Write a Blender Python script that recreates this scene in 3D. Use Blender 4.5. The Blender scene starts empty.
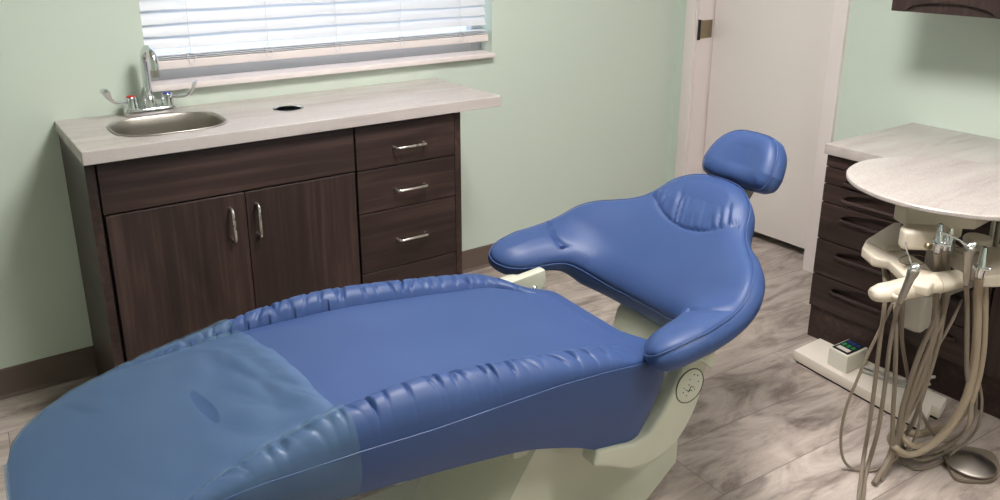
import bpy, bmesh, math, random
import numpy as np
from mathutils import Vector, Matrix
random.seed(4)
SC = bpy.context.scene
COL = SC.collection

# ------------------------------------------------------------------ camera
CAM = np.array([-0.32486, -2.93954, 1.50028])
YAW, PIT, ROLL, F, CY = -0.618405, 1.266189, 0.001769, 818.0, 188.7
RM = (Matrix.Rotation(YAW, 3, 'Z') @ Matrix.Rotation(PIT, 3, 'X') @ Matrix.Rotation(ROLL, 3, 'Z'))
RN = np.array(RM)
cd = bpy.data.cameras.new('camera'); cam = bpy.data.objects.new('camera', cd); COL.objects.link(cam)
cam.matrix_world = Matrix.Translation(Vector(CAM)) @ RM.to_4x4()
cd.sensor_width = 36.0; cd.lens = F / 1000 * 36; cd.shift_y = -(250 - CY) / 1000
cd.clip_start = 0.05
SC.camera = cam

def ray(u, v): return RN @ np.array([(u - 500) / F, (CY - v) / F, -1.0])
def atz(u, v, z):
    d = ray(u, v); return CAM + d * ((z - CAM[2]) / d[2])
FH = RN @ np.array([0, 0, -1.0]); FH[2] = 0; FH = FH / np.linalg.norm(FH)
def atd(u, v, dep):
    d = ray(u, v); return CAM + d * (dep / (FH @ d))

# ------------------------------------------------------------------ materials
def s2l(c): return tuple((x / 255 / 12.92) if x / 255 <= .04045 else ((x / 255 + .055) / 1.055) ** 2.4 for x in c)
class NT:
    def __init__(s, name):
        s.m = bpy.data.materials.new(name); s.m.use_nodes = True; s.t = s.m.node_tree
        s.b = s.t.nodes['Principled BSDF']; s.out = s.t.nodes['Material Output']
    def n(s, k, **kw):
        x = s.t.nodes.new(k)
        for a, b in kw.items():
            if a.startswith('i_'): x.inputs[a[2:].replace('_', ' ')].default_value = b
            else: setattr(x, a, b)
        return x
    def l(s, a, b): s.t.links.new(a, b)
    def set(s, **kw):
        for a, b in kw.items(): s.b.inputs[a.replace('_', ' ')].default_value = b
def plain(name, rgb, rough=.5, metal=0, noise=.0, spec=.5, coat=0, lin=False, scale=40):
    n = NT(name); c = (rgb if lin else s2l(rgb))
    n.set(Base_Color=(*c, 1), Roughness=rough, Metallic=metal, Specular_IOR_Level=spec, Coat_Weight=coat)
    tc = n.n('ShaderNodeTexCoord'); nz = n.n('ShaderNodeTexNoise', i_Scale=scale, i_Detail=3.0)
    n.l(tc.outputs['Object'], nz.inputs['Vector'])
    mr = n.n('ShaderNodeMapRange'); mr.inputs['To Min'].default_value = max(rough - .04, 0); mr.inputs['To Max'].default_value = rough + .04
    n.l(nz.outputs['Fac'], mr.inputs['Value']); n.l(mr.outputs[0], n.b.inputs['Roughness'])
    if noise:
        b = n.n('ShaderNodeBump', i_Strength=noise, i_Distance=.002); n.l(nz.outputs['Fac'], b.inputs['Height']); n.l(b.outputs[0], n.b.inputs['Normal'])
    return n.m
def ramp(n, stops):
    r = n.n('ShaderNodeValToRGB'); e = r.color_ramp.elements
    while len(e) < len(stops): e.new(.5)
    for k, (p, c) in enumerate(stops): e[k].position = p; e[k].color = (*s2l(c), 1)
    return r
def wood(name, axis):            # dark laminate, grain along the axis
    n = NT(name); tc = n.n('ShaderNodeTexCoord'); mp = n.n('ShaderNodeMapping')
    sc = {'x': (1.3, 55, 55), 'z': (55, 55, 1.3), 'y': (55, 1.3, 55)}[axis]
    mp.inputs['Scale'].default_value = sc
    n.l(tc.outputs['Object'], mp.inputs['Vector'])
    nz = n.n('ShaderNodeTexNoise', i_Scale=1.0, i_Detail=5.0, i_Roughness=.65, i_Distortion=.4); n.l(mp.outputs[0], nz.inputs['Vector'])
    mp2 = n.n('ShaderNodeMapping'); mp2.inputs['Scale'].default_value = tuple(x * (.14 if x > 10 else .9) for x in sc)
    n.l(tc.outputs['Object'], mp2.inputs['Vector'])
    n2 = n.n('ShaderNodeTexNoise', i_Scale=1.0, i_Detail=3.0, i_Distortion=1.2); n.l(mp2.outputs[0], n2.inputs['Vector'])
    mx = n.n('ShaderNodeMath', operation='ADD'); mx.use_clamp = False
    a = n.n('ShaderNodeMath', operation='MULTIPLY'); a.inputs[1].default_value = .55; n.l(nz.outputs['Fac'], a.inputs[0])
    b = n.n('ShaderNodeMath', operation='MULTIPLY'); b.inputs[1].default_value = .45; n.l(n2.outputs['Fac'], b.inputs[0])
    n.l(a.outputs[0], mx.inputs[0]); n.l(b.outputs[0], mx.inputs[1])
    r = ramp(n, [(.3, (35, 26, 24)), (.5, (56, 42, 39)), (.68, (80, 62, 57))]); n.l(mx.outputs[0], r.inputs['Fac'])
    n.l(r.outputs[0], n.b.inputs['Base Color']); n.set(Roughness=.42, Specular_IOR_Level=.4)
    bp = n.n('ShaderNodeBump', i_Strength=.15, i_Distance=.001); n.l(nz.outputs['Fac'], bp.inputs['Height']); n.l(bp.outputs[0], n.b.inputs['Normal'])
    return n.m
def stone(name):
    n = NT(name); tc = n.n('ShaderNodeTexCoord'); mp = n.n('ShaderNodeMapping'); mp.inputs['Scale'].default_value = (2.0, 11, 11)
    mp.inputs['Rotation'].default_value = (0, 0, .12)
    n.l(tc.outputs['Object'], mp.inputs['Vector'])
    nz = n.n('ShaderNodeTexNoise', i_Scale=1.2, i_Detail=6.0, i_Roughness=.6, i_Distortion=.6); n.l(mp.outputs[0], nz.inputs['Vector'])
    sp = n.n('ShaderNodeTexNoise', i_Scale=420.0, i_Detail=2.0); n.l(tc.outputs['Object'], sp.inputs['Vector'])
    r = ramp(n, [(.3, (186, 176, 171)), (.48, (199, 190, 186)), (.7, (206, 199, 195))]); n.l(nz.outputs['Fac'], r.inputs['Fac'])
    mm = n.n('ShaderNodeMix', data_type='RGBA', blend_type='MULTIPLY'); mm.inputs['Factor'].default_value = .5
    r2 = ramp(n, [(.38, (196, 190, 186)), (.55, (255, 255, 255))]); n.l(sp.outputs['Fac'], r2.inputs['Fac'])
    n.l(r.outputs[0], mm.inputs[6]); n.l(r2.outputs[0], mm.inputs[7]); n.l(mm.outputs[2], n.b.inputs['Base Color'])
    n.set(Roughness=.22, Specular_IOR_Level=.5)
    return n.m
def floor_mat():
    n = NT('marbled_vinyl_planks'); tc = n.n('ShaderNodeTexCoord')
    mp = n.n('ShaderNodeMapping'); mp.inputs['Location'].default_value = (-.17, .02, 0); mp.inputs['Rotation'].default_value = (0, 0, math.radians(3))
    n.l(tc.outputs['Object'], mp.inputs['Vector'])
    br = n.n('ShaderNodeTexBrick', offset=.37, offset_frequency=2); br.inputs['Scale'].default_value = 1
    br.inputs['Brick Width'].default_value = 1.22; br.inputs['Row Height'].default_value = .235; br.inputs['Mortar Size'].default_value = .0012
    br.inputs['Mortar Smooth'].default_value = .1; br.inputs['Color1'].default_value = (0, 0, 0, 1); br.inputs['Color2'].default_value = (1, 1, 1, 1)
    br.inputs['Mortar'].default_value = (.5, .5, .5, 1); br.inputs['Bias'].default_value = 0
    n.l(mp.outputs[0], br.inputs['Vector'])
    off = n.n('ShaderNodeVectorMath', operation='SCALE'); off.inputs['Scale'].default_value = 7.3; n.l(br.outputs['Color'], off.inputs[0])
    ad = n.n('ShaderNodeVectorMath', operation='ADD'); n.l(mp.outputs[0], ad.inputs[0]); n.l(off.outputs[0], ad.inputs[1])
    m2 = n.n('ShaderNodeMapping'); m2.inputs['Scale'].default_value = (1.7, 5.6, 1); n.l(ad.outputs[0], m2.inputs['Vector'])
    m2.inputs['Rotation'].default_value = (0, 0, .16)
    nz = n.n('ShaderNodeTexNoise', i_Scale=1.2, i_Detail=9.0, i_Roughness=.6, i_Distortion=2.6); n.l(m2.outputs[0], nz.inputs['Vector'])
    m3 = n.n('ShaderNodeMapping'); m3.inputs['Scale'].default_value = (5, 34, 1); n.l(ad.outputs[0], m3.inputs['Vector'])
    nf = n.n('ShaderNodeTexNoise', i_Scale=2.0, i_Detail=4.0, i_Roughness=.6, i_Distortion=.8); n.l(m3.outputs[0], nf.inputs['Vector'])
    mx = n.n('ShaderNodeMix'); mx.inputs[0].default_value = .22; n.l(nz.outputs['Fac'], mx.inputs[2]); n.l(nf.outputs['Fac'], mx.inputs[3])
    r = ramp(n, [(.30, (120, 108, 103)), (.42, (158, 145, 138)), (.50, (184, 171, 163)), (.64, (206, 195, 187))]); n.l(mx.outputs[0], r.inputs['Fac'])
    tn = n.n('ShaderNodeMix', data_type='RGBA', blend_type='MULTIPLY'); tn.inputs[0].default_value = 1
    rr = ramp(n, [(0, (228, 224, 222)), (1, (255, 255, 255))]); n.l(br.outputs['Color'], rr.inputs['Fac'])
    n.l(r.outputs[0], tn.inputs[6]); n.l(rr.outputs[0], tn.inputs[7])
    sm = n.n('ShaderNodeMix', data_type='RGBA'); n.l(br.outputs['Fac'], sm.inputs[0]); n.l(tn.outputs[2], sm.inputs[6]); sm.inputs[7].default_value = (*s2l((120, 108, 102)), 1)
    n.l(sm.outputs[2], n.b.inputs['Base Color']); n.set(Roughness=.38, Specular_IOR_Level=.35)
    return n.m
def vinyl():
    n = NT('blue_vinyl'); n.set(Base_Color=(*s2l((54, 77, 126)), 1), Roughness=.47, Specular_IOR_Level=.42)
    tc = n.n('ShaderNodeTexCoord'); v = n.n('ShaderNodeTexVoronoi', i_Scale=700.0); n.l(tc.outputs['Object'], v.inputs['Vector'])
    b = n.n('ShaderNodeBump', i_Strength=.08, i_Distance=.0006); n.l(v.outputs['Distance'], b.inputs['Height']); n.l(b.outputs[0], n.b.inputs['Normal'])
    nz = n.n('ShaderNodeTexNoise', i_Scale=5.0, i_Detail=3.0); n.l(tc.outputs['Object'], nz.inputs['Vector'])
    r = ramp(n, [(.3, (52, 75, 123)), (.7, (57, 80, 129))]); n.l(nz.outputs['Fac'], r.inputs['Fac']); n.l(r.outputs[0], n.b.inputs['Base Color'])
    return n.m
CA = math.radians(-3); CO = (.22, -1.435, 0)
CT_ = Matrix.Translation(CO) @ Matrix.Rotation(CA, 4, 'Z')       # chair space: x foot->head, y to the chair's left, z up
_c0 = CT_ @ Vector((-.25, 0, .44))
_a, _b = [Matrix.Rotation(-CA, 3, 'Z') @ (Vector(atz(u, v, .60)) - _c0) for u, v in ((190, 388), (221, 427))]
CLING = (tuple((_a + _b) / 2), math.atan2((_b - _a).y, (_b - _a).x))
def film():                      # clear plastic sleeve
    n = NT('clear_plastic_film')
    n.set(Base_Color=(*s2l((106, 136, 166)), 1), Roughness=.34, Specular_IOR_Level=.6)
    tr = n.n('ShaderNodeBsdfTransparent'); tr.inputs[0].default_value = (.93, .97, .98, 1)
    mx = n.n('ShaderNodeMixShader')
    tc = n.n('ShaderNodeTexCoord'); nz = n.n('ShaderNodeTexNoise', i_Scale=6.0, i_Detail=3.0); n.l(tc.outputs['Object'], nz.inputs['Vector'])
    mr = n.n('ShaderNodeMapRange'); mr.inputs['To Min'].default_value = .30; mr.inputs['To Max'].default_value = .40; n.l(nz.outputs['Fac'], mr.inputs['Value'])
    # an oval patch where the film clings to the vinyl and clears up
    mp = n.n('ShaderNodeMapping', vector_type='TEXTURE'); mp.inputs['Location'].default_value = CLING[0]; mp.inputs['Rotation'].default_value = (0, 0, CLING[1]); mp.inputs['Scale'].default_value = (.08, .013, 1)
    n.l(tc.outputs['Object'], mp.inputs['Vector']); sx = n.n('ShaderNodeVectorMath', operation='MULTIPLY'); sx.inputs[1].default_value = (1, 1, 0); n.l(mp.outputs[0], sx.inputs[0])
    ln = n.n('ShaderNodeVectorMath', operation='LENGTH'); n.l(sx.outputs[0], ln.inputs[0])
    m2 = n.n('ShaderNodeMapRange'); m2.inputs['From Min'].default_value = .85; m2.inputs['From Max'].default_value = 1.05; m2.inputs['To Min'].default_value = .45; m2.inputs['To Max'].default_value = 1; n.l(ln.outputs['Value'], m2.inputs['Value'])
    mu = n.n('ShaderNodeMath', operation='MULTIPLY'); n.l(mr.outputs[0], mu.inputs[0]); n.l(m2.outputs[0], mu.inputs[1])
    n.l(mu.outputs[0], mx.inputs[0]); n.l(tr.outputs[0], mx.inputs[1]); n.l(n.b.outputs[0], mx.inputs[2]); n.l(mx.outputs[0], n.out.inputs['Surface'])
    return n.m
def slat_mat():
    n = NT('white_blind_slat'); n.set(Base_Color=(.86, .87, .9, 1), Roughness=.4)
    t = n.n('ShaderNodeBsdfTranslucent'); t.inputs[0].default_value = (.8, .86, .97, 1); mx = n.n('ShaderNodeMixShader'); mx.inputs[0].default_value = .2
    n.l(n.b.outputs[0], mx.inputs[1]); n.l(t.outputs[0], mx.inputs[2]); n.l(mx.outputs[0], n.out.inputs['Surface']); return n.m
def glass_mat():
    n = NT('window_glass'); t = n.n('ShaderNodeBsdfTransparent'); t.inputs[0].default_value = (.96, .98, .98, 1)
    g = n.n('ShaderNodeBsdfGlossy'); g.inputs['Roughness'].default_value = .02; mx = n.n('ShaderNodeMixShader'); mx.inputs[0].default_value = .06
    n.l(t.outputs[0], mx.inputs[1]); n.l(g.outputs[0], mx.inputs[2]); n.l(mx.outputs[0], n.out.inputs['Surface']); return n.m
def emit(name, c, s):
    n = NT(name); e = n.n('ShaderNodeEmission'); e.inputs[0].default_value = (*c, 1); e.inputs[1].default_value = s; n.l(e.outputs[0], n.out.inputs['Surface']); return n.m

M = dict(
 wall=plain('mint_wall_paint', (207, 219, 207), .55, noise=.15, spec=.3, scale=160), ceil=plain('white_ceiling', (232, 230, 225), .8),
 floor=floor_mat(), base=plain('taupe_vinyl_base', (104, 90, 82), .5), trim=plain('white_trim_paint', (236, 226, 224), .4),
 door=plain('white_door_paint', (236, 228, 225), .45), woodx=wood('dark_woodgrain_across', 'x'), woodz=wood('dark_woodgrain_upright', 'z'), woody=wood('dark_woodgrain_side', 'y'),
 black=plain('black_shadow_gap', (14, 12, 12), .7), stone=stone('pale_stone_laminate'), chrome=plain('chrome', (225, 228, 230), .07, 1),
 steel=plain('brushed_steel', (176, 170, 162), .4, 1), nickel=plain('satin_nickel', (238, 236, 230), .28, 1), red=plain('red_cap', (205, 40, 30), .4),
 bluecap=plain('blue_cap', (35, 60, 160), .4), vinyl=vinyl(), thread=plain('blue_seam', (62, 86, 138), .5), cream=plain('cream_enamel', (196, 198, 180), .33, coat=.1),
 beige=plain('beige_plastic', (214, 203, 186), .34), hose=plain('taupe_hose', (132, 120, 106), .45), hose2=plain('pale_taupe_hose', (166, 151, 131), .45), whitep=plain('white_plastic', (232, 228, 216), .35), grey=plain('grey_plastic', (150, 146, 140), .4),
 film=film(), slat=slat_mat(), glass=glass_mat(), darkgrey=plain('dark_grey_print', (62, 66, 62), .5), greenp=plain('green_print', (40, 150, 90), .4), bluep=plain('blue_print', (40, 60, 150), .4),
 board=plain('offwhite_board', (236, 226, 214), .45), greyhose=plain('pale_grey_hose', (178, 176, 170), .4), dark=plain('dark_rubber', (26, 26, 27), .5), aged=plain('aged_brass_plate', (150, 136, 112), .38, .7),
 frame=plain('window_vinyl', (205, 208, 212), .4), lens=emit('troffer_lens', (1, .93, .85), 5.0), cord=plain('white_cord', (225, 226, 230), .6))

# ------------------------------------------------------------------ mesh helpers
def new(): return bmesh.new()
def box(bm, a, b, bev=0, seg=2):
    t = bmesh.new(); bmesh.ops.create_cube(t, size=1)
    c = [(a[i] + b[i]) / 2 for i in range(3)]; s = [abs(b[i] - a[i]) for i in range(3)]
    for v in t.verts: v.co = Vector([c[i] + v.co[i] * s[i] for i in range(3)])
    if bev: bmesh.ops.bevel(t, geom=t.edges[:], offset=min(bev, min(s) * .45), segments=seg, profile=.6, affect='EDGES')
    merge(bm, t); return bm
def merge(bm, t, mat=None):
    if mat is not None: t.transform(mat)
    me = bpy.data.meshes.new('tmp'); t.to_mesh(me); t.free(); bm.from_mesh(me); bpy.data.meshes.remove(me)
def cat(P, n=8, closed=False):
    P = [np.array(p, float) for p in P]
    if closed: Q = [P[-1]] + P + [P[0], P[1]]
    else: Q = [2 * P[0] - P[1]] + P + [2 * P[-1] - P[-2]]
    out = []
    for i in range(1, len(Q) - 2):
        for k in range(n):
            t = k / n; a, b, c, d = Q[i - 1], Q[i], Q[i + 1], Q[i + 2]
            out.append(.5 * ((2 * b) + (c - a) * t + (2 * a - 5 * b + 4 * c - d) * t * t + (3 * b - a - 3 * c + d) * t ** 3))
    if not closed: out.append(P[-1])
    return out
def tube(bm, P, r, seg=10, closed=False, caps=True, flat=1.0):
    P = [Vector(p) for p in P]; n = len(P); rr = r if hasattr(r, '__len__') else [r] * n
    rings = []; up = None
    for i, p in enumerate(P):
        a = P[i - 1] if (i > 0 or closed) else p; b = P[(i + 1) % n] if (i < n - 1 or closed) else p
        t = (b - a)
        if t.length < 1e-9: t = Vector((0, 0, 1))
        t.normalize()
        if up is None:
            up = Vector((0, 0, 1)) if abs(t.z) < .9 else Vector((1, 0, 0))
        up = (up - t * up.dot(t)).normalized(); sd = t.cross(up)
        rings.append([bm.verts.new(p + (up * math.cos(q) * flat + sd * math.sin(q)) * rr[i]) for q in [2 * math.pi * k / seg for k in range(seg)]])
    m = n if closed else n - 1
    for i in range(m):
        A, B = rings[i], rings[(i + 1) % n]
        for k in range(seg): bm.faces.new((A[k], A[(k + 1) % seg], B[(k + 1) % seg], B[k]))
    if caps and not closed: bm.faces.new(rings[0][::-1]); bm.faces.new(rings[-1])
    return bm
def lathe(bm, prof, c=(0, 0, 0), axis=(0, 0, 1), seg=32):
    q = Vector((0, 0, 1)).rotation_difference(Vector(axis).normalized()).to_matrix(); c = Vector(c); rings = []
    for r, h in prof:
        if r < 1e-6: rings.append([bm.verts.new(c + q @ Vector((0, 0, h)))])
        else: rings.append([bm.verts.new(c + q @ Vector((r * math.cos(a), r * math.sin(a), h))) for a in [2 * math.pi * k / seg for k in range(seg)]])
    for A, B in zip(rings, rings[1:]):
        for k in range(seg):
            j = (k + 1) % seg
            if len(A) == 1 and len(B) == 1: continue
            if len(A) == 1: bm.faces.new((A[0], B[j], B[k]))
            elif len(B) == 1: bm.faces.new((A[k], A[j], B[0]))
            else: bm.faces.new((A[k], A[j], B[j], B[k]))
    return bm
def prism(bm, poly, h, bev=0, seg=3):     # poly: 3D points, extruded by vector h
    t = bmesh.new(); A = [t.verts.new(Vector(p)) for p in poly]; f = t.faces.new(A)
    r = bmesh.ops.extrude_face_region(t, geom=[f]); vs = [g for g in r['geom'] if isinstance(g, bmesh.types.BMVert)]
    bmesh.ops.translate(t, verts=vs, vec=Vector(h)); bmesh.ops.recalc_face_normals(t, faces=t.faces[:])
    if bev: bmesh.ops.bevel(t, geom=[e for e in t.edges if e.calc_face_angle(0) > .5], offset=bev, segments=seg, profile=.6, affect='EDGES')
    merge(bm, t); return bm
def finish(name, bm, mat, smooth=True, angle=35):
    bmesh.ops.recalc_face_normals(bm, faces=bm.faces[:])
    me = bpy.data.meshes.new(name); bm.to_mesh(me); bm.free()
    for m in (mat if isinstance(mat, list) else [mat]): me.materials.append(m)
    if smooth:
        for p in me.polygons: p.use_smooth = True
        me.set_sharp_from_angle(angle=math.radians(angle))
    return me
def obj(name, bm, mat, parent=None, smooth=True, angle=35, label=None, T=None):
    """bm is in world space (or in the space of T); the parent's own transform is taken out"""
    if T is not None: bm.transform(T)
    me = finish(name, bm, mat, smooth, angle)
    o = bpy.data.objects.new(name, me); COL.objects.link(o)
    if parent is not None:
        o.parent = parent; me.transform(WM[parent].inverted()); WM[o] = WM[parent]
    else:
        WM[o] = Matrix()
    if label: o['label'] = label
    return o
WM = {}
def thing(name, label, cat_, loc, rz=0, group=None):
    o = bpy.data.objects.new(name, None); COL.objects.link(o); o.empty_display_size = .05
    o.location = loc; o.rotation_euler = (0, 0, rz); WM[o] = Matrix.Translation(Vector(loc)) @ Matrix.Rotation(rz, 4, 'Z')
    o['label'] = label; o['category'] = cat_
    if group: o['group'] = group
    return o
def tag(o, label, cat_, group=None):       # single-mesh thing: put the origin at its base
    o['label'] = label; o['category'] = cat_
    if group: o['group'] = group
    me = o.data; xs = [v.co for v in me.vertices]
    c = Vector((sum(v.x for v in xs) / len(xs), sum(v.y for v in xs) / len(xs), min(v.z for v in xs)))
    me.transform(Matrix.Translation(-c)); o.location = c; WM[o] = Matrix.Translation(c); return o
def struct(name, bm, mat, **k):
    o = obj(name, bm, mat, **k); o['kind'] = 'structure'; return o
def boolean(o, cutters):
    for c in cutters:
        m = o.modifiers.new('cut', 'BOOLEAN'); m.operation = 'DIFFERENCE'; m.object = c; m.solver = 'EXACT'
    dg = bpy.context.evaluated_depsgraph_get(); me = bpy.data.meshes.new_from_object(o.evaluated_get(dg))
    o.modifiers.clear(); old = o.data; o.data = me; bpy.data.meshes.remove(old)
    for p in me.polygons: p.use_smooth = False
    for c in cutters:
        d = c.data; bpy.data.objects.remove(c); bpy.data.meshes.remove(d)
def pch(xs, ys):
    xs = np.array(xs, float); ys = np.array(ys, float); h = np.diff(xs); dl = np.diff(ys) / h; m = np.zeros(len(xs))
    m[0], m[-1] = dl[0], dl[-1]
    for i in range(1, len(xs) - 1):
        if dl[i - 1] * dl[i] > 0:
            w1, w2 = 2 * h[i] + h[i - 1], h[i] + 2 * h[i - 1]; m[i] = (w1 + w2) / (w1 / dl[i - 1] + w2 / dl[i])
    def f(x):
        x = min(max(x, xs[0]), xs[-1]); i = min(max(int(np.searchsorted(xs, x)) - 1, 0), len(h) - 1); t = (x - xs[i]) / h[i]
        return float((1 + 2 * t) * (1 - t) ** 2 * ys[i] + t * (1 - t) ** 2 * h[i] * m[i] + t * t * (3 - 2 * t) * ys[i + 1] + t * t * (t - 1) * h[i] * m[i + 1])
    return f
def sm(x): x = min(max(x, 0.), 1.); return x * x * (3 - 2 * x)

# ------------------------------------------------------------------ room
XW = 2.884; XL, YB, ZC = -1.9, -4.6, 2.62
WX0, WX1, WZ0, WZ1 = .302, 1.722, .988, 2.15
DY0, DY1, DZ = -.125, -.886, 2.05
b = new(); box(b, (XL - .1, YB - .1, -.08), (XW + .5, .2, 0)); struct('floor', b, M['floor'], smooth=False)
b = new(); box(b, (XL - .1, YB - .1, ZC), (XW + .5, .2, ZC + .08)); struct('ceiling', b, M['ceil'], smooth=False)
b = new(); T_ = .16
box(b, (XL, 0, 0), (WX0, T_, ZC)); box(b, (WX1, 0, 0), (XW + .4, T_, ZC)); box(b, (WX0, 0, 0), (WX1, T_, WZ0)); box(b, (WX0, 0, WZ1), (WX1, T_, ZC))
struct('wall_back', b, M['wall'], smooth=False)
b = new(); box(b, (XW, DY0, 0), (XW + .3, 0, ZC)); box(b, (XW, YB, 0), (XW + .3, DY1, ZC)); box(b, (XW, DY1, DZ), (XW + .3, DY0, ZC)); struct('wall_right', b, M['wall'], smooth=False)
b = new(); box(b, (XL - .1, YB, 0), (XL, .16, ZC)); struct('wall_left', b, M['wall'], smooth=False)
b = new(); box(b, (XL - .1, YB - .1, 0), (XW + .3, YB, ZC)); struct('wall_front', b, M['wall'], smooth=False)
def skirting(name, x0, x1):
    b = new(); prism(b, [(x0, 0, 0), (x0, -.016, 0), (x0, -.008, .012), (x0, -.005, .1), (x0, -.002, .1045), (x0, 0, .1045)], (x1 - x0, 0, 0)); struct(name, b, M['base'], smooth=False)
skirting('baseboard_back_left', XL, .015)
skirting('baseboard_back_right', 1.262, XW)

# window -----------------------------------------------------------
win = bpy.data.objects.new('window_1', None); COL.objects.link(win); win.location = ((WX0 + WX1) / 2, .1, WZ0); WM[win] = Matrix.Translation(win.location); win['kind'] = 'structure'
b = new(); fy0, fy1 = .085, .13; fw = .05
box(b, (WX0, fy0, WZ0), (WX0 + fw, fy1, WZ1), .004); box(b, (WX1 - fw, fy0, WZ0), (WX1, fy1, WZ1), .004)
box(b, (WX0 + fw, fy0, WZ0), (WX1 - fw, fy1, WZ0 + .062), .004); box(b, (WX0 + fw, fy0, WZ1 - fw), (WX1 - fw, fy1, WZ1), .004)
box(b, (WX0 + fw, fy0 + .005, 1.56), (WX1 - fw, fy1, 1.60), .004)
obj('window_frame', b, M['frame'], win)
b = new(); box(b, (WX0 + fw - .005, .105, WZ0 + .055), (WX1 - fw + .005, .110, WZ1 - fw + .005)); obj('window_pane', b, M['glass'], win, smooth=False)
b = new(); box(b, (WX0 - .02, -.034, WZ0 - .008), (WX1 - .003, 0.0, WZ0 + .012), .004); box(b, (WX0 + .001, -.004, WZ0 - .0), (WX1 - .001, fy0, WZ0 + .012)); obj('window_sill', b, M['trim'], win)

bl = thing('window_blind', 'white horizontal slat blind hanging in the window above the sink counter', 'blind', ((WX0 + WX1) / 2, .03, 1.045))
b = new(); x0, x1 = WX0 + .006, 1.703
rng = random.Random(3)
zz = 1.137
while zz < 2.06:
    tilt = math.radians(64 + rng.uniform(-2, 2)); w = .025; sag = rng.uniform(-.0015, .0015); nseg = 24
    rows = []
    for k in range(nseg + 1):
        x = x0 + (x1 - x0) * k / nseg; dz = .0013 * math.sin(k * .9 + zz * 40) + sag
        row = []
        for j, s in enumerate((-1, -.5, 0, .5, 1)):
            cr = .0035 * (1 - s * s)
            row.append((x, .034 + s * w * math.cos(tilt) - cr * math.sin(tilt), zz + dz + s * w * math.sin(tilt) + cr * math.cos(tilt)))
        rows.append(row)
    th = .0028
    V = [[b.verts.new(q) for q in r_] for r_ in rows]; W = [[b.verts.new((q[0], q[1] - th * math.sin(tilt) * 1, q[2] + th * math.cos(tilt))) for q in r_] for r_ in rows]
    for k in range(nseg):
        for j in range(4):
            b.faces.new((V[k][j], V[k + 1][j], V[k + 1][j + 1], V[k][j + 1])); b.faces.new((W[k][j], W[k][j + 1], W[k + 1][j + 1], W[k + 1][j]))
        b.faces.new((V[k][0], W[k][0], W[k + 1][0], V[k + 1][0])); b.faces.new((V[k][4], V[k + 1][4], W[k + 1][4], W[k][4]))
    for k in (0, nseg):
        for j in range(4): b.faces.new((V[k][j], V[k][j + 1], W[k][j + 1], W[k][j]))
    zz += .0425
obj('slats', b, M['slat'], bl)
b = new()
for k in range(3): box(b, (x0, .008, 1.079 + k * .0065), (x1, .056, 1.082 + k * .0065), .001)
obj('stacked_slats', b, M['slat'], bl)
b = new(); box(b, (x0 - .001, .005, 1.046), (x1 + .006, .06, 1.076), .006, 3); obj('bottom_rail', b, M['trim'], bl)
b = new(); box(b, (x0, .003, 2.08), (x1, .062, 2.13), .004); obj('head_rail', b, M['trim'], bl)
for cx in (.452, .728, 1.0, 1.28, 1.565):
    b = new(); tube(b, [(cx, .004, 1.1), (cx + .002, .0045, 1.5), (cx, .004, 2.09)], .0012, 6)
    tube(b, cat([(cx, .004, 1.11), (cx - .012, .0, 1.095), (cx - .004, -.001, 1.06), (cx + .01, -.001, 1.066), (cx + .011, 0, 1.09), (cx - .004, .001, 1.1)], 5), .0013, 6)
    tube(b, [(cx, .064, 1.1), (cx, .064, 2.09)], .001, 6); obj('ladder_cord', b, M['cord'], bl)

# door --------------------------------------------------------------
XD = XW + .115
d = bpy.data.objects.new('door_1', None); COL.objects.link(d); d.location = (XD, (DY0 + DY1) / 2, 0); WM[d] = Matrix.Translation(d.location); d['kind'] = 'structure'
b = new(); box(b, (XD, DY1 + .012, .045), (XD + .042, DY0 - .014, DZ - .015), .002); obj('door_slab', b, M['door'], d)
b = new(); box(b, (XW - .016, DY1 - .06, 0), (XW, DY1 + .003, DZ + .06), .002); box(b, (XW - .016, DY0 - .003, 0), (XW, DY0 + .062, DZ + .06), .002); box(b, (XW - .016, DY1 - .06, DZ - .003), (XW, DY0 + .062, DZ + .06), .002)
struct('trim_1', b, M['trim'])
b = new(); box(b, (XW + .001, DY1, 0), (XW + .299, DY1 + .006, DZ)); box(b, (XW + .001, DY0 - .006, 0), (XW + .299, DY0, DZ)); box(b, (XW + .001, DY1, DZ - .006), (XW + .299, DY0, DZ))
box(b, (XD + .043, DY0 - .02, 0), (XD + .056, DY0 - .006, DZ)); box(b, (XD + .043, DY1 + .006, 0), (XD + .056, DY1 + .02, DZ))
struct('trim_2', b, M['trim'], smooth=False)
b = new(); box(b, (XW + .012, DY0 - .0085, .987), (XD - .006, DY0 - .0062, 1.077), .0006); obj('strike_plate', b, M['aged'], d)
b = new(); tube(b, [(XW + .008, DY0 - .012, .982), (XW + .008, DY0 - .012, 1.082)], .008, 10); obj('plate_lip', b, M['dark'], d, label='dark rounded lip of the plate')
b = new(); box(b, (XW + .28, DY1 - .05, 0), (XW + .299, DY0 + .05, DZ)); struct('wall_beyond_door', b, M['door'], smooth=False)

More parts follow.
